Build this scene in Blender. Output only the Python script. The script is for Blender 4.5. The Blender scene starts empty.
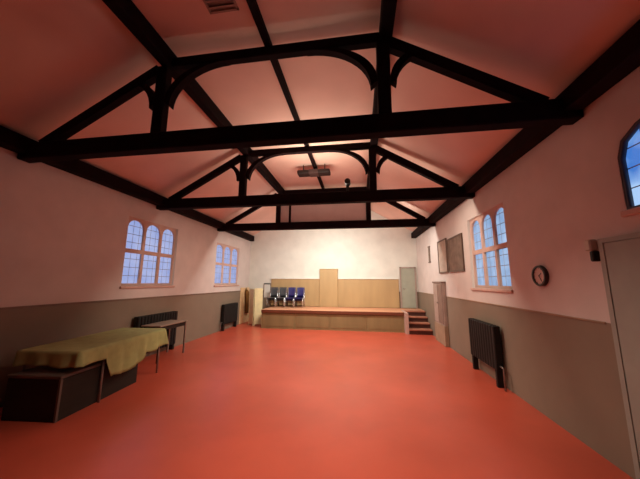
import bpy, bmesh, math, random
from mathutils import Vector, Matrix
random.seed(7)
S = bpy.context.scene
COL = S.collection
PI = math.pi

# ------------------------------------------------------------------ materials
def new_mat(name):
    m = bpy.data.materials.new(name); m.use_nodes = True
    nt = m.node_tree
    return m, nt, nt.nodes['Principled BSDF']

def mat(name, col, rough=0.6, metal=0.0, var=0.12, scale=6.0, bump=0.0, stretch=(1, 1, 1)):
    m, nt, b = new_mat(name)
    N, L = nt.nodes, nt.links
    tc = N.new('ShaderNodeTexCoord'); mp = N.new('ShaderNodeMapping')
    mp.inputs['Scale'].default_value = stretch
    L.new(tc.outputs['Object'], mp.inputs['Vector'])
    nz = N.new('ShaderNodeTexNoise'); nz.inputs['Scale'].default_value = scale
    nz.inputs['Detail'].default_value = 4
    L.new(mp.outputs['Vector'], nz.inputs['Vector'])
    rp = N.new('ShaderNodeValToRGB')
    rp.color_ramp.elements[0].position = 0.3; rp.color_ramp.elements[1].position = 0.7
    rp.color_ramp.elements[0].color = (*[c * (1 - var) for c in col], 1)
    rp.color_ramp.elements[1].color = (*[min(1, c * (1 + var)) for c in col], 1)
    L.new(nz.outputs['Fac'], rp.inputs['Fac'])
    L.new(rp.outputs['Color'], b.inputs['Base Color'])
    b.inputs['Roughness'].default_value = rough
    b.inputs['Metallic'].default_value = metal
    if rough > .87: b.inputs['Specular IOR Level'].default_value = .15
    if bump:
        bp = N.new('ShaderNodeBump'); bp.inputs['Strength'].default_value = bump
        bp.inputs['Distance'].default_value = 0.01
        L.new(nz.outputs['Fac'], bp.inputs['Height']); L.new(bp.outputs['Normal'], b.inputs['Normal'])
    return m

def wall_mat(name, upper, lower, zsplit):
    """two coats of paint: lower coat up to zsplit"""
    m, nt, b = new_mat(name)
    N, L = nt.nodes, nt.links
    tc = N.new('ShaderNodeTexCoord'); sx = N.new('ShaderNodeSeparateXYZ')
    L.new(tc.outputs['Object'], sx.inputs[0])
    gt = N.new('ShaderNodeMath'); gt.operation = 'GREATER_THAN'; gt.inputs[1].default_value = zsplit
    L.new(sx.outputs['Z'], gt.inputs[0])
    nz = N.new('ShaderNodeTexNoise'); nz.inputs['Scale'].default_value = 2.5; nz.inputs['Detail'].default_value = 5
    L.new(tc.outputs['Object'], nz.inputs['Vector'])
    mx = N.new('ShaderNodeMix'); mx.data_type = 'RGBA'
    mx.inputs['A'].default_value = (*lower, 1); mx.inputs['B'].default_value = (*upper, 1)
    L.new(gt.outputs[0], mx.inputs['Factor'])
    mr = N.new('ShaderNodeMapRange'); mr.inputs['From Min'].default_value = .3; mr.inputs['From Max'].default_value = .7
    mr.inputs['To Min'].default_value = .93; mr.inputs['To Max'].default_value = 1.05
    L.new(nz.outputs['Fac'], mr.inputs['Value'])
    mul = N.new('ShaderNodeMix'); mul.data_type = 'RGBA'; mul.blend_type = 'MULTIPLY'
    mul.inputs['Factor'].default_value = 1
    L.new(mx.outputs['Result'], mul.inputs['A']); L.new(mr.outputs['Result'], mul.inputs['B'])
    L.new(mul.outputs['Result'], b.inputs['Base Color'])
    b.inputs['Roughness'].default_value = 0.75
    return m

def pane_mat(name, ca, cb, strength):
    """leaded glass with the dusk sky behind it"""
    m = bpy.data.materials.new(name); m.use_nodes = True
    nt = m.node_tree; N, L = nt.nodes, nt.links
    for n in list(N): N.remove(n)
    out = N.new('ShaderNodeOutputMaterial')
    tc = N.new('ShaderNodeTexCoord'); sx = N.new('ShaderNodeSeparateXYZ')
    L.new(tc.outputs['Object'], sx.inputs[0])
    def lead(sock, pitch):
        d = N.new('ShaderNodeMath'); d.operation = 'DIVIDE'; d.inputs[1].default_value = pitch
        L.new(sock, d.inputs[0])
        f = N.new('ShaderNodeMath'); f.operation = 'FRACT'; L.new(d.outputs[0], f.inputs[0])
        g = N.new('ShaderNodeMath'); g.operation = 'LESS_THAN'; g.inputs[1].default_value = .055
        L.new(f.outputs[0], g.inputs[0]); return g.outputs[0]
    a = lead(sx.outputs['Y'], .155); c = lead(sx.outputs['Z'], .17)
    mxm = N.new('ShaderNodeMath'); mxm.operation = 'MAXIMUM'; L.new(a, mxm.inputs[0]); L.new(c, mxm.inputs[1])
    nz = N.new('ShaderNodeTexNoise'); nz.inputs['Scale'].default_value = 3.2; nz.inputs['Detail'].default_value = 2
    L.new(tc.outputs['Object'], nz.inputs['Vector'])
    rp = N.new('ShaderNodeValToRGB'); rp.color_ramp.elements[0].position = .35; rp.color_ramp.elements[1].position = .65
    rp.color_ramp.elements[0].color = (*ca, 1); rp.color_ramp.elements[1].color = (*cb, 1)
    L.new(nz.outputs['Fac'], rp.inputs['Fac'])
    em = N.new('ShaderNodeEmission'); em.inputs['Strength'].default_value = strength
    L.new(rp.outputs['Color'], em.inputs['Color'])
    gl = N.new('ShaderNodeBsdfGlossy'); gl.inputs['Roughness'].default_value = .15
    gl.inputs['Color'].default_value = (.06, .06, .06, 1)
    ad = N.new('ShaderNodeAddShader'); L.new(em.outputs[0], ad.inputs[0]); L.new(gl.outputs[0], ad.inputs[1])
    ld = N.new('ShaderNodeBsdfDiffuse'); ld.inputs['Color'].default_value = (.3, .3, .34, 1)
    ms = N.new('ShaderNodeMixShader'); L.new(mxm.outputs[0], ms.inputs[0])
    L.new(ad.outputs[0], ms.inputs[1]); L.new(ld.outputs[0], ms.inputs[2])
    L.new(ms.outputs[0], out.inputs[0])
    return m

def emit_mat(name, col, s):
    m, nt, b = new_mat(name)
    b.inputs['Base Color'].default_value = (.8, .8, .8, 1)
    b.inputs['Emission Color'].default_value = (*col, 1); b.inputs['Emission Strength'].default_value = s
    return m

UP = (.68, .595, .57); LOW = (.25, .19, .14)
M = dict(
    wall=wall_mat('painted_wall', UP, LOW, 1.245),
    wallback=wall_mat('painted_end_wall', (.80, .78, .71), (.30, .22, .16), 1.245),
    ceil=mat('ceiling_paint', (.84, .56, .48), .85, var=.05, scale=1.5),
    floor=mat('red_floor', (.52, .085, .048), .33, var=.10, scale=1.3),
    timber=mat('dark_timber', (.009, .0022, .003), .9, var=.35, scale=5, bump=.15, stretch=(1, 1, 1)),
    tan=mat('tan_boarding', (.50, .33, .16), .55, var=.10, scale=3, stretch=(1, 1, .2)),
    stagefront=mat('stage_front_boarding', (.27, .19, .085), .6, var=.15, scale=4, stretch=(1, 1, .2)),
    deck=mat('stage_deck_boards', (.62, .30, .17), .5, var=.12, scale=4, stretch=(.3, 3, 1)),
    nosing=mat('stage_nosing', (.16, .045, .02), .5),
    stepwood=mat('step_tread_wood', (.42, .16, .10), .5), riser=mat('step_riser_wood', (.07, .018, .012), .6),
    cheek=mat('step_cheek_paint', (.55, .36, .30), .6),
    stone=mat('window_stone', (.62, .42, .36), .8, var=.08),
    paneL=pane_mat('dusk_glass_left', (.28, .36, .68), (.38, .44, .72), 1.0),
    paneR=pane_mat('dusk_glass_right', (.24, .38, .62), (.36, .52, .78), 1.0),
    paneN=pane_mat('dusk_glass_near', (.06, .2, .62), (.4, .62, .95), 1.0),
    black=mat('black_enamel', (.004, .003, .003), .7), pipe=mat('pipe_metal', (.25, .2, .18), .4, .6),
    cloth=mat('olive_cloth', (.37, .38, .15), .85, var=.12, scale=8, bump=.2),
    tabletop=mat('table_laminate', (.36, .28, .22), .45), steel=mat('grey_steel', (.30, .25, .22), .4, .5),
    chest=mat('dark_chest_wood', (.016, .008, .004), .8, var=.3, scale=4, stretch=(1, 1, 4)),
    chestedge=mat('worn_chest_edge', (.14, .09, .07), .6),
    greyfab=mat('charcoal_plastic', (.055, .058, .065), .5), bluefab=mat('navy_plastic', (.022, .018, .13), .5),
    chrome=mat('chrome_tube', (.62, .62, .64), .25, .9, var=.03),
    doorgrey=mat('grey_green_door_paint', (.40, .41, .33), .5, var=.05),
    doornear=mat('stone_grey_door_paint', (.33, .33, .29), .55, var=.05),
    frame=mat('door_frame_paint', (.22, .15, .11), .55),
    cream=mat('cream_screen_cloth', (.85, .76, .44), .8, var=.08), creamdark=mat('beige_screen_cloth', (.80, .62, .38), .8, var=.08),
    coat=mat('brown_coat_wool', (.17, .075, .022), .9, var=.25, scale=12),
    paper=mat('white_paper', (.80, .76, .70), .7, var=.03),
    boarddark=mat('taupe_felt', (.20, .145, .115), .85, var=.25, scale=7), boardpale=mat('pale_felt', (.46, .37, .31), .85, var=.12, scale=7),
    boardframe=mat('board_frame_wood', (.12, .07, .05), .5),
    cupboard=mat('pinkish_grey_paint', (.40, .30, .26), .55), cupdark=mat('cupboard_panel_paint', (.24, .16, .13), .6),
    clockface=mat('clock_face', (.66, .46, .42), .5, var=.03), clockrim=mat('clock_rim', (.03, .014, .012), .4),
    white=mat('white_plastic', (.62, .56, .48), .45, var=.03), dark=mat('dark_plastic', (.008, .005, .004), .6),
    heater=mat('heater_casing', (.014, .004, .003), .7), vent=mat('vent_paint', (.36, .24, .19), .6),
    grille=mat('heater_grille', (.06, .03, .028), .6),
    peach=mat('peach_panel_paint', (.78, .52, .28), .6),
    winframe=mat('dark_window_frame', (.05, .045, .06), .6),
    frontpaint=mat('brown_end_wall_paint', (.10, .07, .055), .8), plinth=mat('plinth_paint', (.36, .25, .17), .6),
    added_lamp=emit_mat('added_strip_diffuser', (1, .86, .66), 3.0),  # glow of the added, unseen strip lights
)

# ------------------------------------------------------------------ mesh helpers
def BM(): return bmesh.new()
def box(bm, x0, x1, y0, y1, z0, z1, mx=None):
    vs = [bm.verts.new(Vector(p)) for p in
          [(x0, y0, z0), (x1, y0, z0), (x1, y1, z0), (x0, y1, z0), (x0, y0, z1), (x1, y0, z1), (x1, y1, z1), (x0, y1, z1)]]
    if mx is not None:
        for v in vs: v.co = mx @ v.co
    for f in [(0, 3, 2, 1), (4, 5, 6, 7), (0, 1, 5, 4), (1, 2, 6, 5), (2, 3, 7, 6), (3, 0, 4, 7)]:
        bm.faces.new([vs[i] for i in f])
    return bm
def bevel(bm, w=.01, seg=1):
    bmesh.ops.bevel(bm, geom=list(bm.edges), offset=w, segments=seg, affect='EDGES', clamp_overlap=True)
    return bm
def bbox(x0, x1, y0, y1, z0, z1, w=.01, mx=None): return bevel(box(BM(), x0, x1, y0, y1, z0, z1, mx), w)
def tube(bm, pts, r, seg=8, caps=True):
    pts = [Vector(p) for p in pts]; rings = []
    for i, p in enumerate(pts):
        t = (pts[min(i + 1, len(pts) - 1)] - pts[max(i - 1, 0)]).normalized()
        a = Vector((0, 0, 1)) if abs(t.z) < .9 else Vector((1, 0, 0))
        u = t.cross(a).normalized(); w = t.cross(u).normalized()
        rings.append([bm.verts.new(p + r * (math.cos(2 * PI * k / seg) * u + math.sin(2 * PI * k / seg) * w)) for k in range(seg)])
    for a, b in zip(rings, rings[1:]):
        for k in range(seg): bm.faces.new([a[k], a[(k + 1) % seg], b[(k + 1) % seg], b[k]])
    if caps: bm.faces.new(rings[0][::-1]); bm.faces.new(rings[-1])
    return bm
def prism_xz(bm, poly, y0, y1):
    """closed x,z outline extruded along y"""
    a = [bm.verts.new((x, y0, z)) for x, z in poly]; b = [bm.verts.new((x, y1, z)) for x, z in poly]
    n = len(poly)
    bm.faces.new(a); bm.faces.new(b[::-1])
    for i in range(n): bm.faces.new([a[i], b[i], b[(i + 1) % n], a[(i + 1) % n]])
    bmesh.ops.recalc_face_normals(bm, faces=list(bm.faces)); return bm
def bar_xz(bm, p, q, w, y0, y1):
    p, q = Vector(p), Vector(q); d = (q - p).normalized(); n = Vector((-d.y, d.x)) * w / 2
    return prism_xz(bm, [tuple(p - n), tuple(q - n), tuple(q + n), tuple(p + n)], y0, y1)
def arc_band(bm, inner, outer, y0, y1):
    return prism_xz(bm, list(inner) + list(outer)[::-1], y0, y1)
def lathe_x(bm, prof, n=32):
    """profile (x, r) revolved about the x axis"""
    rings = [[bm.verts.new((x, r * math.cos(2 * PI * k / n), r * math.sin(2 * PI * k / n))) for k in range(n)] for x, r in prof]
    for a, b in zip(rings, rings[1:]):
        for k in range(n): bm.faces.new([a[k], a[(k + 1) % n], b[(k + 1) % n], b[k]])
    bm.faces.new(rings[0][::-1]); bm.faces.new(rings[-1])
    bmesh.ops.recalc_face_normals(bm, faces=list(bm.faces)); return bm

def obj(name, bm, material, parent=None, smooth=False):
    me = bpy.data.meshes.new(name)
    if isinstance(bm, bpy.types.Mesh): me = bm
    else:
        bmesh.ops.recalc_face_normals(bm, faces=list(bm.faces)); bm.to_mesh(me); bm.free()
    me.materials.clear(); me.materials.append(material)
    if smooth:
        for p in me.polygons: p.use_smooth = True
    o = bpy.data.objects.new(name, me); COL.objects.link(o)
    if parent is not None:
        o.parent = parent
    return o
def tag(o, label, cat, group=None):
    o['label'] = label; o['category'] = cat
    if group: o['group'] = group
    return o
def thing(name, label, cat, loc=(0, 0, 0), rz=0, group=None):
    o = bpy.data.objects.new(name, None); COL.objects.link(o)
    o.location = loc; o.rotation_euler = (0, 0, rz); o.empty_display_size = .1
    return tag(o, label, cat, group)
def struct(name, bm, m, parent=None):
    o = obj(name, bm, m, parent)
    if parent is None: o['kind'] = 'structure'
    return o
def copy_tree(o, parent=None):
    c = o.copy(); COL.objects.link(c)
    if parent is not None: c.parent = parent
    for ch in list(o.children): copy_tree(ch, c)
    return c

def plate_with_holes(outer, holes, thick, x_face, into):
    """(y,z) outline with holes, extruded from the plane x=x_face by thick in direction into (+1/-1)"""
    cu = bpy.data.curves.new('tmp', 'CURVE'); cu.dimensions = '2D'; cu.fill_mode = 'BOTH'; cu.extrude = thick / 2
    for poly in [outer] + holes:
        sp = cu.splines.new('POLY'); sp.points.add(len(poly) - 1)
        for p, (a, b) in zip(sp.points, poly): p.co = (a, b, 0, 1)
        sp.use_cyclic_u = True
    o = bpy.data.objects.new('tmp', cu); COL.objects.link(o)
    dg = bpy.context.evaluated_depsgraph_get()
    me = bpy.data.meshes.new_from_object(o.evaluated_get(dg))
    bpy.data.objects.remove(o); bpy.data.curves.remove(cu)
    for v in me.vertices:
        a, b, c = v.co
        v.co = (x_face + into * (thick / 2 + c), a, b)
    bm = bmesh.new(); bm.from_mesh(me); bpy.data.meshes.remove(me)
    bmesh.ops.remove_doubles(bm, verts=list(bm.verts), dist=1e-5)
    return bm

# ------------------------------------------------------------------ room shell
XL, XR = -4.53, 2.224
YF, YB = -1.9, 10.67
ZP = 3.50            # where the sloping ceiling meets the side walls
ZC = 4.60            # flat middle of the ceiling
PXL, PXR = -2.52, .33
TH = .25
struct('floor', box(BM(), XL - TH, XR + TH, YF - TH, YB + TH, -.12, 0), M['floor'])
prof = [(XL - TH, ZP - .14), (XL, ZP), (PXL, ZC), (PXR, ZC), (XR, ZP), (XR + TH, ZP - .14)]
top = [(x, z + .2) for x, z in prof]
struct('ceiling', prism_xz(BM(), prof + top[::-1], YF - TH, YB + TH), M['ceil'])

def light_outline(y0, y1, z0, z1, arched):
    if not arched: return [(y0, z0), (y1, z0), (y1, z1), (y0, z1)]
    w = (y1 - y0) / 2; h = .20 if w < .4 else .28; pts = [(y0, z0), (y1, z0)]
    for k in range(9):
        a = PI * k / 8
        pts.append(((y0 + y1) / 2 + w * math.cos(a), z1 - h + h * math.sin(a) ** .8))
    return pts

WINS = {  # name: (side, y0, y1, z0, z1, rows, lights)
    'window_1': ('L', 4.58, 6.05, 1.50, 2.90, 2, 3, 'paneL'),
    'window_2': ('L', 7.95, 9.66, 1.48, 2.86, 2, 3, 'paneL'),
    'window_3': ('R', 4.34, 5.73, 1.50, 2.86, 2, 3, 'paneR'),
    'window_4': ('R', 1.25, 2.50, 2.20, 2.95, 1, 1, 'paneN'),
}
def side_wall(name, x, into, side):
    holes = [light_outline(y0, y1, z0, z1, _r[1] == 1) for (s, y0, y1, z0, z1, *_r) in WINS.values() if s == side]
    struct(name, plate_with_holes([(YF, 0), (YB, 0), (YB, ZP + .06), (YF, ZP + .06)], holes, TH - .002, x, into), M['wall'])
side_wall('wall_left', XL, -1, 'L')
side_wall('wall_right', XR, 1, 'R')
for nm, (s, y0, y1, z0, z1, rows, n, pm) in WINS.items():
    x, into = (XL, -1) if s == 'L' else (XR, 1)
    outer = light_outline(y0, y1, z0, z1, n == 1)
    edge, mul = (.045, .065) if n > 1 else (.022, 0)
    rec = .05 if n > 1 else .004
    lw = (y1 - y0 - 2 * edge - (n - 1) * mul) / n
    zm = z0 + (z1 - z0) * .50
    lights = []
    for k in range(n):
        a = y0 + edge + k * (lw + mul)
        if rows == 2:
            lights.append(light_outline(a, a + lw, z0 + .05, zm - .035, False))
            lights.append(light_outline(a, a + lw, zm + .045, z1 - .05, True))
        else:
            lights.append(light_outline(a, a + lw, z0 + .022, z1 - .022, True))
    fr = plate_with_holes(outer, lights, .12 if n > 1 else .05, x + into * rec, into)
    root = struct(nm, fr, M['stone'] if n > 1 else M['winframe'])
    for lo in lights:
        ys = [p[0] for p in lo]; zs = [p[1] for p in lo]
        obj('pane', box(BM(), min(x + into * (rec + .04), x + into * (rec + .049)), max(x + into * (rec + .04), x + into * (rec + .049)),
                        min(ys) - .01, max(ys) + .01, min(zs) - .01, max(zs) + .01), M[pm], root)
    obj('window_sill', bbox(min(x - into * .03, x + into * .05), max(x - into * .03, x + into * .05), y0 - .03, y1 + .03, z0 - .05, z0, .008), M['stone'], root)
    # unseen blocker added to close the outside of the reveal, so that no light leaks round the frame
    obj('light_blocker', box(BM(), min(x + into * .19, x + into * .23), max(x + into * .19, x + into * .23), y0 + .005, y1 - .005, z0 + .005, z1 - .005), M['frame'], root)

gable = [(XL - TH, 0), (XR + TH, 0), (XR + TH, ZP - .14), (XR, ZP), (PXR, ZC), (PXL, ZC), (XL, ZP), (XL - TH, ZP - .14)]
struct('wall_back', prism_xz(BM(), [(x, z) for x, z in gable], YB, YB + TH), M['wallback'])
struct('wall_front', prism_xz(BM(), gable, YF - TH, YF), M['frontpaint'])

# slim dado rails on the side walls
struct('trim_1', bbox(XL, XL + .018, YF, YB, 1.228, 1.255, .004), M['frame'])
struct('trim_2', bbox(XR - .012, XR, 2.86, YB - .75, 1.232, 1.250, .003), M['plinth'])
# tan boarding along the back of the stage with a pale cap
b = struct('trim_3', bbox(-3.56, 1.50, YB - .05, YB, .64, 1.71, .006), M['tan'])
obj('cap_rail', bbox(-3.58, 1.50, YB - .075, YB, 1.71, 1.735, .005), M['paper'], b)

# near door in the right wall, partly out of frame
d = struct('door_1', bbox(XR - .035, XR, 1.74, 2.72, .01, 1.96, .006), M['doornear'])
f = BM()
box(f, XR - .04, XR, 2.72, 2.765, 0, 2.0); box(f, XR - .04, XR, 1.68, 1.74, 0, 2.0); box(f, XR - .04, XR, 1.74, 2.72, 1.96, 2.0)
obj('door_frame', f, M['doornear'], d)
h = BM(); tube(h, [(XR - .035, 1.84, 1.0), (XR - .09, 1.84, 1.0), (XR - .09, 1.96, 1.0)], .011)
obj('door_handle', h, M['chrome'], d)
# grey-green door at the head of the steps
d = struct('door_2', bbox(1.60, 2.10, YB - .04, YB, .645, 2.13, .006), M['doorgrey'])
f = BM()
box(f, 1.55, 1.60, YB - .06, YB, .64, 2.18); box(f, 2.10, 2.15, YB - .06, YB, .64, 2.18); box(f, 1.55, 2.15, YB - .06, YB, 2.13, 2.18)
obj('door_frame', f, M['cupboard'], d)
h = BM(); tube(h, [(1.66, YB - .04, 1.35), (1.66, YB - .085, 1.35), (1.74, YB - .085, 1.35)], .01)
obj('door_handle', h, M['chrome'], d)
g = bbox(1.72, 1.98, YB - .046, YB - .039, 1.62, 2.0, .003)
obj('door_panel', g, M['doorgrey'], d)

# ------------------------------------------------------------------ roof timbers
TZ0, TZ1 = 3.21, 3.435
def truss(y, label, braces=True):
    t = thing('roof_truss', label, 'roof truss', (0, y, 0), group='dark roof trusses')
    o = obj('tie_beam', bbox(XL + .005, XR - .005, -.075, .075, TZ0, TZ1, .012), M['timber'], t)
    for s, xq in ((-1, PXL + .02), (1, PXR - .01)):
        obj('queen_post', bbox(xq - .072, xq + .072, -.06, .06, TZ1, 4.385, .01), M['timber'], t)
        foot = (XL + .30, TZ1 - .02) if s < 0 else (XR - .30, TZ1 - .02)
        head = (xq + s * .06, 4.36)
        obj('principal_rafter', bar_xz(BM(), foot, head, .13, -.045, .045), M['timber'], t)
        if not braces: continue
        # curved brace from the post up to the straining beam
        cx, rx, rz = xq - s * .07, .66, .50
        inner, outer = [], []
        for k in range(13):
            a = (PI / 2) * k / 12
            outer.append((cx - s * rx * (1 - math.cos(a)), 3.865 + rz * math.sin(a)))
            inner.append((cx - s * (.075 + (rx + .1) * (1 - math.cos(a))), 3.80 + (rz + .062) * math.sin(a)))
        obj('arch_brace', arc_band(BM(), inner, outer, -.045, .045), M['timber'], t)
        # short curved brace from the post out to the rafter
        bx_ = xq + s * .07; inner, outer = [], []
        for k in range(9):
            a = (PI / 2) * k / 8
            outer.append((bx_ + s * .30 * (1 - math.cos(a)), 3.86 + .34 * math.sin(a)))
            inner.append((bx_ + s * (.07 + .30 * (1 - math.cos(a))), 3.80 + .36 * math.sin(a)))
        obj('post_brace', arc_band(BM(), inner, outer, -.04, .04), M['timber'], t)
    obj('straining_beam', bbox(PXL + .147, PXR - .045, -.05, .05, 4.365, 4.495, .01), M['timber'], t)
    return t
truss(2.80, 'nearest and largest dark timber truss, crossing the hall just ahead')
truss(5.30, 'middle dark timber truss, behind the nearest one')
far = truss(7.95, 'farthest dark timber truss, in front of the stage', False)
ip = obj('added_infill_panel', box(BM(), PXL + .095, PXR - .085, -.012, .012, TZ1, 4.36), M['wall'], far)  # panel added to make the dull area above the stage
ip['label'] = 'added painted infill panel between the posts'
obj('panel_stud', bbox(-2.155, -2.085, -.035, -.013, TZ1, 4.36, .004), M['timber'], ip)

def beam(name, label, x0, x1, z0, z1, y0=YF, y1=YB, group=None, cat='beam'):
    return tag(obj(name, bbox(x0, x1, y0, y1, z0, z1, .012), M['timber']), label, cat, group)
beam('roof_purlin', 'long dark purlin running along the left side of the ceiling', PXL - .0, PXL + .145, 4.385, 4.60, YF + .002, YB - .002, 'roof purlins')
beam('roof_purlin', 'long dark purlin running along the right side of the ceiling', PXR - .04, PXR + .10, 4.385, 4.60, YF + .002, YB - .002, 'roof purlins')
beam('ridge_beam', 'thin dark timber along the middle of the ceiling', -1.12, -1.04, 4.498, 4.60, YF + .002, YB - .002)
def plate(label, x0, x1, wallside):
    return beam('wall_plate', label, x0, x1, 3.285, 3.50, YF + .002, YB - .06, 'wall plates')
plate('dark timber wall plate along the top of the left wall', XL + .002, XL + .17, -1)
plate('dark timber wall plate along the top of the right wall', XR - .18, XR - .002, 1)

# ------------------------------------------------------------------ stage and steps
SY = 9.20; SZ = .635; SXL, SXR = -3.40, 1.42
t = thing('stage', 'low wooden stage platform across the far end of the hall', 'stage', (0, SY, 0))
obj('deck', bbox(SXL, SXR, -.03, YB - SY - .052, SZ - .045, SZ, .006), M['deck'], t)
obj('nosing', bbox(SXL, SXR, -.045, -.03, SZ - .10, SZ - .002, .004), M['nosing'], t)
for k in range(4):
    w = (SXR - SXL) / 4
    fp = BM(); x0 = SXL + k * w + .004; x1 = SXL + (k + 1) * w - .004
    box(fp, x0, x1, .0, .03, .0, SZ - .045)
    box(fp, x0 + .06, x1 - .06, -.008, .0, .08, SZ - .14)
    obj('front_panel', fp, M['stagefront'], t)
obj('side_panel', bbox(SXL, SXL + .03, .032, YB - SY - .052, 0, SZ - .046, .004), M['stagefront'], t)
obj('landing', bbox(SXR + .002, XR - .004, .78, YB - SY - .062, SZ - .06, SZ, .006), M['deck'], t)
t = thing('stage_steps', 'short flight of red-brown steps beside the right end of the stage', 'steps', (0, 8.93, 0))
n = 4; rise = SZ / n; run = .26
for k in range(n):
    y0 = k * run
    obj('tread', bbox(SXR + .10, XR - .012, y0 - .03, y0 + run, (k + 1) * rise - .045, (k + 1) * rise - .001, .008), M['stepwood'], t)
    obj('riser', box(BM(), SXR + .10, XR - .012, y0, y0 + .02, k * rise, (k + 1) * rise - .046), M['riser'], t)
ck = BM()
a = [(0, 0), (1.03, 0), (1.03, SZ), (.0, SZ)]
va = [ck.verts.new((SXR + .004, y + .0, z)) for y, z in a]; vb = [ck.verts.new((SXR + .098, y, z)) for y, z in a]
ck.faces.new(va); ck.faces.new(vb[::-1])
for i in range(4): ck.faces.new([va[i], va[(i + 1) % 4], vb[(i + 1) % 4], vb[i]])
obj('side_cheek', ck, M['cheek'], t)

# raised tan board in the middle of the back boarding
t = thing('back_board', 'tan upright board rising above the middle of the stage boarding', 'board', (-1.19, YB - .05, SZ))
obj('panel', bbox(-.36, .36, -.07, -.002, .003, 1.45, .008), M['tan'], t)
obj('top_cap', bbox(-.37, .38, -.08, -.002, 1.45, 1.475, .004), M['tan'], t)

# ------------------------------------------------------------------ stacking chairs on the stage
def make_chair(fab):
    t = thing('stacking_chair', '', 'chair')
    W = .165
    s = BM(); box(s, -W + .01, W - .01, -.19, .17, .245, .275)
    bevel(s, .012, 2); obj('seat', s, fab, t)
    bk = BM()
    rows = 5; cols = 7; front = []; 
    for j in range(rows):
        z = .31 + .35 * j / (rows - 1); r = []
        for i in range(cols):
            u = -1 + 2 * i / (cols - 1)
            r.append((u * (W - .012), .185 + .018 * (1 - u * u) + .06 * j / (rows - 1), z))
        front.append(r)
    vf = [[bk.verts.new(p) for p in r] for r in front]
    vb = [[bk.verts.new((p[0], p[1] + .014, p[2])) for p in r] for r in front]
    for j in range(rows - 1):
        for i in range(cols - 1):
            bk.faces.new([vf[j][i], vf[j][i + 1], vf[j + 1][i + 1], vf[j + 1][i]])
            bk.faces.new([vb[j][i], vb[j + 1][i], vb[j + 1][i + 1], vb[j][i + 1]])
    for i in range(cols - 1):
        bk.faces.new([vf[0][i], vb[0][i], vb[0][i + 1], vf[0][i + 1]]); bk.faces.new([vf[-1][i], vf[-1][i + 1], vb[-1][i + 1], vb[-1][i]])
    for j in range(rows - 1):
        bk.faces.new([vf[j][0], vf[j + 1][0], vb[j + 1][0], vb[j][0]]); bk.faces.new([vf[j][-1], vb[j][-1], vb[j + 1][-1], vf[j + 1][-1]])
    obj('backrest', bk, fab, t, True)
    for sx in (-1, 1):
        x = sx * W
        obj('leg', tube(BM(), [(x, -.21, 0), (x, -.18, .235), (x - sx * .022, -.16, .262)], .011), M['chrome'], t, True)
        obj('leg', tube(BM(), [(x, .20, 0), (x, .17, .235), (x - sx * .022, .165, .262)], .011), M['chrome'], t, True)
        obj('back_frame', tube(BM(), [(x - sx * .025, -.16, .262), (x - sx * .025, .16, .262), (x - sx * .025, .19, .32), (x - sx * .025, .255, .665)], .011), M['chrome'], t, True)
    return t
protos = {'g': make_chair(M['greyfab']), 'b': make_chair(M['bluefab'])}
cols_ = [(-3.34, 'g', 'grey stacking chair, leftmost column on the stage'), (-2.985, 'g', 'grey stacking chair, next to the blue ones on the stage'),
         (-2.63, 'b', 'navy blue stacking chair, next to the grey ones on the stage'), (-2.275, 'b', 'navy blue stacking chair, rightmost column on the stage')]
used = set()
for x, k, lab in cols_:
    for lev in range(3):
        o = protos[k] if k not in used else copy_tree(protos[k])
        used.add(k)
        o.location = (x, 10.25 - lev * .05, SZ + .002 + lev * .04)
        o['label'] = lab + (', bottom of its stack', ', middle of its stack', ', top of its stack')[lev]
        o['group'] = 'stacked chairs on the stage'

# ------------------------------------------------------------------ radiators
def radiator(label, x_wall, inn, y0, y1, z0=.12, z1=.90, depth=.12):
    """column radiator along y; inn = +1 points into the room from the left wall"""
    t = thing('radiator', label, 'radiator', (x_wall, (y0 + y1) / 2, 0), group='black radiators')
    L = (y1 - y0) / 2
    xs = sorted((inn * .03, inn * (.03 + depth)))
    n = int((y1 - y0) / .085); bm = BM()
    for k in range(n):
        c = -L + (k + .5) * 2 * L / n
        box(bm, xs[0], xs[1], c - .036, c + .036, z0, z1)
    bevel(bm, .012, 1)
    tube(bm, [((xs[0] + xs[1]) / 2, -L, z0 + .07), ((xs[0] + xs[1]) / 2, L, z0 + .07)], .03)
    tube(bm, [((xs[0] + xs[1]) / 2, -L, z1 - .07), ((xs[0] + xs[1]) / 2, L, z1 - .07)], .03)
    obj('column_body', bm, M['black'], t)
    for sy in (-1, 1):
        obj('foot', bbox(xs[0] + .01, xs[1] - .01, sy * (L - .06) - .03, sy * (L - .06) + .03, 0, z0 + .01, .006), M['black'], t)
    pp = BM(); xm = inn * (.03 + depth * .5)
    tube(pp, [(xm, -L - .0, z0 + .07), (xm, -L - .07, z0 + .07), (xm, -L - .09, z0 + .05), (xm, -L - .09, 0)], .013)
    obj('feed_pipe', pp, M['pipe'], t, True)
    return t
radiator('black column radiator under the window on the right wall', XR, -1, 4.72, 5.72, .25, .92, .11)
radiator('black column radiator under the nearer left window, behind the bare table', XL, 1, 4.92, 6.12, .12, .88)
radiator('black radiator under the farther left window, nearest the stage', XL, 1, 8.42, 9.42, .20, .84)

# ------------------------------------------------------------------ draped table, chest, bare table
ang = math.radians(5)
P0 = (-3.40, 2.98, 0)
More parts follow.
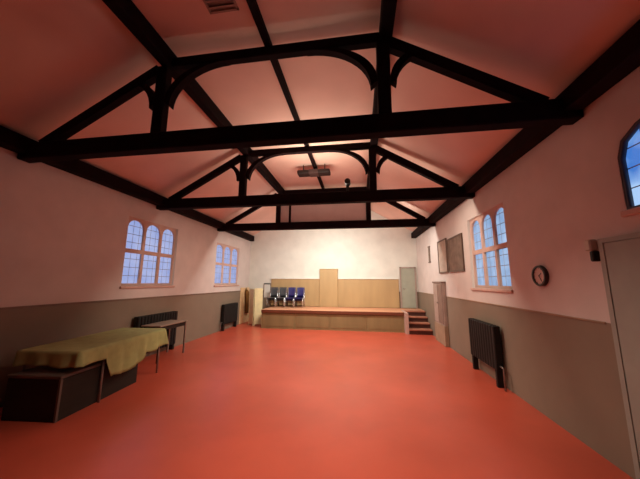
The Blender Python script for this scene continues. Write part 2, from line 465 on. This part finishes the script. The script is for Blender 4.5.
# local frame: +y runs along the table away from us, -x runs towards the left wall
t = thing('draped_table', 'long table under an olive green cloth by the left wall', 'table', P0, ang)
TL, TW, TH_ = 1.62, .80, .735
obj('tabletop', bbox(-TW, -.0, .0, TL, TH_ - .03, TH_, .006), M['tabletop'], t)
for (x, y) in ((-.032, .40), (-.035, TL - .05), (-TW + .04, .05), (-TW + .04, TL - .05)):
    obj('leg', tube(BM(), [(x, y, 0), (x, y, TH_ - .03)], .016), M['steel'], t, True)
cl = BM()
path = []
st = .035
def seg_(p, q):
    n = max(2, int(math.dist(p, q) / st))
    return [(p[0] + (q[0] - p[0]) * i / n, p[1] + (q[1] - p[1]) * i / n) for i in range(n)]
c = .012
path += [(p, (0, -1)) for p in seg_((-TW, -c), (-.02, -c))]
path += [((0 - .008 + .02 * math.sin(a), .008 - .02 * math.cos(a)), (math.sin(a), -math.cos(a))) for a in [PI / 2 * k / 5 for k in range(6)]]
nfront0 = len(path)
path += [(p, (1, 0)) for p in seg_((c, .03), (c, TL - .02))]
path += [((-.008 + .02 * math.cos(a), TL - .008 + .02 * math.sin(a)), (math.cos(a), math.sin(a))) for a in [PI / 2 * k / 5 for k in range(6)]]
path += [(p, (0, 1)) for p in seg_((-.02, TL + c), (-TW, TL + c))] + [((-TW, TL + c), (0, 1))]
def hem(p, nrm):
    x, y = p
    if nrm[1] < -.5: return .575 + .015 * math.sin(x * 9)
    if nrm[1] > .5: return .47
    z = .30 - .02 * math.sin(y * 11)
    if y < .46: z = .57 - .27 * min(1, max(0, (y - .36) / .10))
    if y > 1.0: z += min(1, (y - 1.0) / .14) * .15
    return z
R_ = 9; rows = [[] for _ in range(R_ + 1)]
s = 0
for i, (p, nrm) in enumerate(path):
    if i: s += math.dist(p, path[i - 1][0])
    hz = hem(p, nrm); fold = math.sin(s * 24 + .6 * math.sin(s * 7)) + .5 * math.sin(s * 41)
    for j in range(R_ + 1):
        f = j / R_
        out = .014 + .022 * f + .016 * f * fold + (.03 * f if abs(nrm[0] * nrm[1]) > .1 else 0)
        if j == 0: out = 0
        z = TH_ + .006 - (TH_ + .006 - hz) * f
        rows[j].append(cl.verts.new((p[0] + nrm[0] * out, p[1] + nrm[1] * out, z)))
for j in range(R_):
    for i in range(len(path) - 1):
        cl.faces.new([rows[j][i], rows[j][i + 1], rows[j + 1][i + 1], rows[j + 1][i]])
cl.faces.new(rows[0])
cl_o = obj('tablecloth', cl, M['cloth'], None, False)
for p in cl_o.data.polygons: p.use_smooth = len(p.vertices) == 4
cl_o.location = P0; cl_o.rotation_euler = (0, 0, ang)
md = cl_o.modifiers.new('thick', 'SOLIDIFY'); md.thickness = .004; md.offset = 1
tag(cl_o, 'olive green cloth draped over the long table by the left wall', 'tablecloth')
t = thing('storage_chest', 'dark wooden chest stored under the cloth-covered table', 'chest', P0, ang)
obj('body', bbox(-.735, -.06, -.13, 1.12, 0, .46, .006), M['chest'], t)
obj('lid', bbox(-.74, -.056, -.14, 1.13, .462, .50, .008), M['chestedge'], t)
obj('corner_post', bbox(-.085, -.055, -.139, -.11, 0, .461, .004), M['chestedge'], t)

t = thing('side_table', 'small bare table just beyond the cloth-covered table, in front of a radiator', 'table', (-4.16, 5.42, 0))
obj('tabletop', bbox(-.22, .22, -.42, .44, .685, .71, .006), M['tabletop'], t)
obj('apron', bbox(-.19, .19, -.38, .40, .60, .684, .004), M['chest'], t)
for sx in (-1, 1):
    for sy in (-1, 1):
        obj('leg', bbox(sx * .198 - .016, sx * .198 + .016, sy * .40 - .016, sy * .40 + .016, 0, .684, .004), M['steel'] if sy > 0 else M['chest'], t)

# ------------------------------------------------------------------ left of the stage
t = thing('folding_screen', 'cream two-leaf screen standing left of the stage', 'screen', (-3.84, 9.66, 0))
def leaf(p, q, m, z1):
    d = Vector((q[0] - p[0], q[1] - p[1], 0)); a = math.atan2(d.y, d.x); L = d.length
    mx = Matrix.Translation((p[0], p[1], 0)) @ Matrix.Rotation(a, 4, 'Z')
    o = obj('leaf', bbox(.0, L, -.015, .015, .05, z1, .004, mx), m, t)
    obj('leaf_frame', box(box(box(BM(), 0, L, -.02, .02, z1, z1 + .03, mx), .0, .03, -.02, .02, 0, z1, mx), L - .03, L, -.02, .02, 0, z1, mx), M['cream'], o)
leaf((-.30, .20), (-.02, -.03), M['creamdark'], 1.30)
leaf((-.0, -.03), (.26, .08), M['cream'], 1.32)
struct('trim_4', bbox(XL, XL + .028, 9.86, YB - .01, 0, 1.36, .006), M['peach'])
t = thing('hanging_coat', 'brown coat hanging on the pale panel left of the cream screen', 'coat', (XL + .03, 10.28, .38), PI / 2)
ct = BM(); rings = []
for z, w, dp, ox in ((.92, .03, .02, 0), (.86, .09, .05, 0), (.75, .14, .08, .0), (.5, .12, .09, .02), (.25, .14, .10, .05), (.05, .16, .09, .08), (0, .15, .08, .08)):
    rings.append([ct.verts.new((ox + w * math.cos(2 * PI * k / 14), -dp + dp * .95 * math.sin(2 * PI * k / 14) * (1 + .12 * math.sin(k * 2.3)), z)) for k in range(14)])
for a, b in zip(rings, rings[1:]):
    for k in range(14): ct.faces.new([a[k], a[(k + 1) % 14], b[(k + 1) % 14], b[k]])
ct.faces.new(rings[0][::-1]); ct.faces.new(rings[-1])
obj('coat_body', ct, M['coat'], t, True)
obj('peg', tube(BM(), [(0, 0, .95), (0, -.06, .96)], .012), M['dark'], t)
t = thing('wall_notice', 'white notice with a dark top edge on the end wall behind the screen', 'notice', (-3.735, YB - .001, 1.22))
obj('sheet', bbox(-.13, .13, -.015, 0, -.26, .27, .003), M['paper'], t)
obj('top_rail', bbox(-.13, .13, -.03, 0, .27, .31, .004), M['dark'], t)
for sx in (-1, 1): obj('side_rail', bbox(sx * .14 - .012, sx * .14 + .012, -.025, 0, -.27, .31, .004), M['frame'], t)

# ------------------------------------------------------------------ right wall things
def wall_board(name, label, y0, y1, z0, z1, felt, group=None, cat='notice board'):
    t = thing(name, label, cat, (XR - .001, (y0 + y1) / 2, z0), group=group)
    h = (y1 - y0) / 2; H = z1 - z0
    obj('felt', bbox(-.02, 0, -h + .02, h - .02, .02, H - .02, .003), felt, t)
    f = BM(); w = .035
    box(f, -.032, 0, -h, h, 0, w); box(f, -.032, 0, -h, h, H - w, H); box(f, -.032, 0, -h, -h + w, w, H - w); box(f, -.032, 0, h - w, h, w, H - w)
    obj('board_frame', f, M['boardframe'], t)
    return t
wall_board('notice_board', 'large dark taupe notice board on the right wall beyond the window', 6.02, 6.98, 1.84, 2.66, M['boarddark'])
wall_board('notice_board', 'paler notice board on the right wall, farther than the dark one', 7.06, 7.80, 1.84, 2.72, M['boardpale'])
t = thing('wall_plaque', 'narrow dark plaque high on the right wall near the stage', 'plaque', (XR - .001, 8.78, 2.24))
obj('plate', bbox(-.02, 0, -.08, .08, 0, .46, .003), M['boarddark'], t)
for z in (-.03, .46): obj('end_strip', bbox(-.03, 0, -.10, .10, z, z + .03, .003), M['boardframe'], t)

t = thing('cupboard', 'tall narrow pinkish grey cupboard against the right wall near the steps', 'cupboard', (XR - .002, 7.82, 0))
obj('body', bbox(-.085, 0, -.43, .43, .502, 1.58, .006), M['cupboard'], t)
obj('plinth', bbox(-.10, 0, -.44, .44, 0, .50, .006), M['plinth'], t)['label'] = 'tan plinth'
obj('top', bbox(-.11, 0, -.45, .45, 1.582, 1.625, .006), M['cupdark'], t)
for sy in (-1, 1):
    o = obj('door', bbox(-.099, -.086, sy * .21 - .19, sy * .21 + .19, .54, 1.55, .004), M['cupdark'] if sy < 0 else M['cupboard'], t)
    k = BM(); bmesh.ops.create_icosphere(k, subdivisions=2, radius=.016, matrix=Matrix.Translation((-.110, sy * .05, 1.05)))
    obj('knob', k, M['pipe'], o, True)

t = thing('wall_clock', 'round clock with a dark rim on the right wall', 'clock', (XR - .001, 3.65, 1.685))
obj('rim', lathe_x(BM(), [(0, .128), (-.035, .128), (-.044, .121), (-.044, .104), (-.026, .101), (0, .101)]), M['clockrim'], t, False)
obj('face', lathe_x(BM(), [(-.002, .1035), (-.028, .1035)]), M['clockface'], t)
for L, a in ((.052, .9), (.078, 2.6)):
    mx = Matrix.Translation((-.032, 0, 0)) @ Matrix.Rotation(a, 4, 'X')
    obj('hand', box(BM(), -.002, .002, -.004, .004, -.01, L, mx), M['clockrim'], t)
for k in range(12):
    mx = Matrix.Translation((-.0295, 0, 0)) @ Matrix.Rotation(k * PI / 6, 4, 'X')
    obj('hour_mark', box(BM(), -.001, .001, -.003, .003, .083, .096, mx), M['clockrim'], t)

t = thing('wall_sensor', 'small off-white box with a dark lens beside the door top on the right wall', 'sensor', (XR - .001, 2.85, 1.84))
obj('case', bbox(-.07, 0, -.035, .035, .06, .17, .012), M['white'], t)
obj('lens', bbox(-.065, 0, -.05, -.005, -.04, .058, .01), M['dark'], t)

# ------------------------------------------------------------------ on the ceiling and the trusses
t = thing('ceiling_vent', 'pale slatted vent in the ceiling above the nearest truss', 'vent', (-1.44, 2.12, ZC))
f = BM(); w = .022
box(f, -.17, .17, -.24, -.24 + w, -.02, 0); box(f, -.17, .17, .24 - w, .24, -.02, 0); box(f, -.17, -.17 + w, -.24, .24, -.02, 0); box(f, .17 - w, .17, -.24, .24, -.02, 0)
obj('vent_frame', f, M['vent'], t)
obj('backing', box(BM(), -.16, .16, -.23, .23, -.006, -.001), M['cupdark'], t)
for k in range(6):
    y = -.18 + k * .072
    obj('slat', box(BM(), -.15, .15, -.018, .018, -.002, .002, Matrix.Translation((0, y, -.014)) @ Matrix.Rotation(.5, 4, 'X')), M['vent'], t)

t = thing('ceiling_heater', 'dark oblong heater hanging across the thin middle beam', 'heater', (-1.10, 6.40, ZC))
obj('casing', bbox(-.42, .42, -.13, .13, -.28, -.18, .02), M['heater'], t)
obj('grille', bbox(-.12, .12, -.135, .135, -.285, -.175, .01), M['grille'], t)
for sx in (-1, 1):
    obj('hanger', tube(BM(), [(sx * .28, 0, -.18), (sx * .28, 0, 0)], .012), M['dark'], t)

t = thing('spotlight', 'small dark spotlight standing on the middle truss', 'spotlight', (-.20, 5.30, TZ1))
obj('bracket', bbox(-.03, .03, -.03, .03, 0, .14, .005), M['dark'], t)
hd = BM(); tube(hd, [(0, -.09, .21), (0, .06, .20)], .06, 14); obj('lamp_head', hd, M['dark'], t)

# added strip lights, unseen behind the tie beams, that light the hall
def strip(label, x, y, z, w, power, col, tilt=0.0, spread=PI, up=0.0):
    t = thing('added_strip_light', label, 'light', (x, y, z), group='added strip lights on the trusses')
    R = Matrix.Rotation(tilt, 4, 'X')
    obj('housing', bbox(-w / 2, w / 2, -.05, .05, 0, .05, .008, R), M['dark'], t)
    obj('diffuser', bbox(-w / 2 + .02, w / 2 - .02, -.04, .04, -.012, -.001, .004, R), M['added_lamp'], t)
    for sx in (-1, 1): obj('bracket', bbox(sx * w * .4 - .02, sx * w * .4 + .02, -.09, .0, .005, .03, .003), M['dark'], t)
    def glow(power, mx, spread):
        ld = bpy.data.lights.new('added_strip_glow', 'AREA'); ld.shape = 'RECTANGLE'; ld.size = w - .06; ld.size_y = .07
        ld.energy = power; ld.color = col; ld.spread = spread
        lo = bpy.data.objects.new('added_strip_glow', ld); COL.objects.link(lo)
        lo.parent = t; lo.matrix_local = mx
    glow(power, R @ Matrix.Translation((0, 0, -.02)), spread)
    if up:
        obj('upper_diffuser', bbox(-w / 2 + .02, w / 2 - .02, -.04, .04, .051, .06, .004, R), M['added_lamp'], t)
        glow(up, R @ Matrix.Translation((0, 0, .07)) @ Matrix.Rotation(PI, 4, 'X'), PI)
    return t
WARM = (1.0, .84, .66); NEUT = (1.0, .98, .86)
strip('added unseen strip light behind the nearest tie beam', -.3, 2.96, 3.40, 1.2, 46, WARM, -.12, 2.0, .3)
strip('added unseen strip light behind the middle tie beam, left of its right post', -.95, 5.46, 3.40, 1.2, 78, WARM, 0, PI, 30)
strip('added unseen strip light behind the right end of the middle tie beam', 1.0, 5.46, 3.40, 1.0, 30, WARM, 0, PI, 1.2)
strip('added unseen strip light behind the farthest tie beam, aimed at the end wall', -1.0, 8.11, 3.36, 1.7, 108, NEUT, math.radians(38))
strip('added unseen strip light behind the left end of the farthest tie beam', -2.9, 8.11, 3.38, 1.0, 16, NEUT, 0, PI, 3)
strip('added unseen strip light behind the right end of the farthest tie beam', 1.1, 8.11, 3.38, 1.0, 26, NEUT, 0, PI, 3)

# ------------------------------------------------------------------ world and camera
w = bpy.data.worlds.new('dusk'); S.world = w; w.use_nodes = True
w.node_tree.nodes['Background'].inputs[0].default_value = (.12, .2, .45, 1)
w.node_tree.nodes['Background'].inputs[1].default_value = .3

fpx, yaw, pit, roll = 265.617, .145, .158, .005
cy, sy = math.cos(yaw), math.sin(yaw)
F = Vector((-sy * math.cos(pit), cy * math.cos(pit), math.sin(pit)))
Rt = Vector((cy, sy, 0)); U = Rt.cross(F)
R2 = Rt * math.cos(roll) + U * math.sin(roll); U2 = U * math.cos(roll) - Rt * math.sin(roll)
cam = bpy.data.cameras.new('camera'); cam.sensor_fit = 'HORIZONTAL'; cam.sensor_width = 36; cam.lens = fpx / 640 * 36
cam.clip_start = .05
co = bpy.data.objects.new('camera', cam); COL.objects.link(co)
co.matrix_world = Matrix(((R2.x, U2.x, -F.x, 0), (R2.y, U2.y, -F.y, 0), (R2.z, U2.z, -F.z, 1.6), (0, 0, 0, 1)))
S.camera = co
vs = S.view_settings
vs.view_transform = 'Standard'; vs.look = 'None'; vs.gamma = 1; vs.exposure = 0.0; vs.use_curve_mapping = False
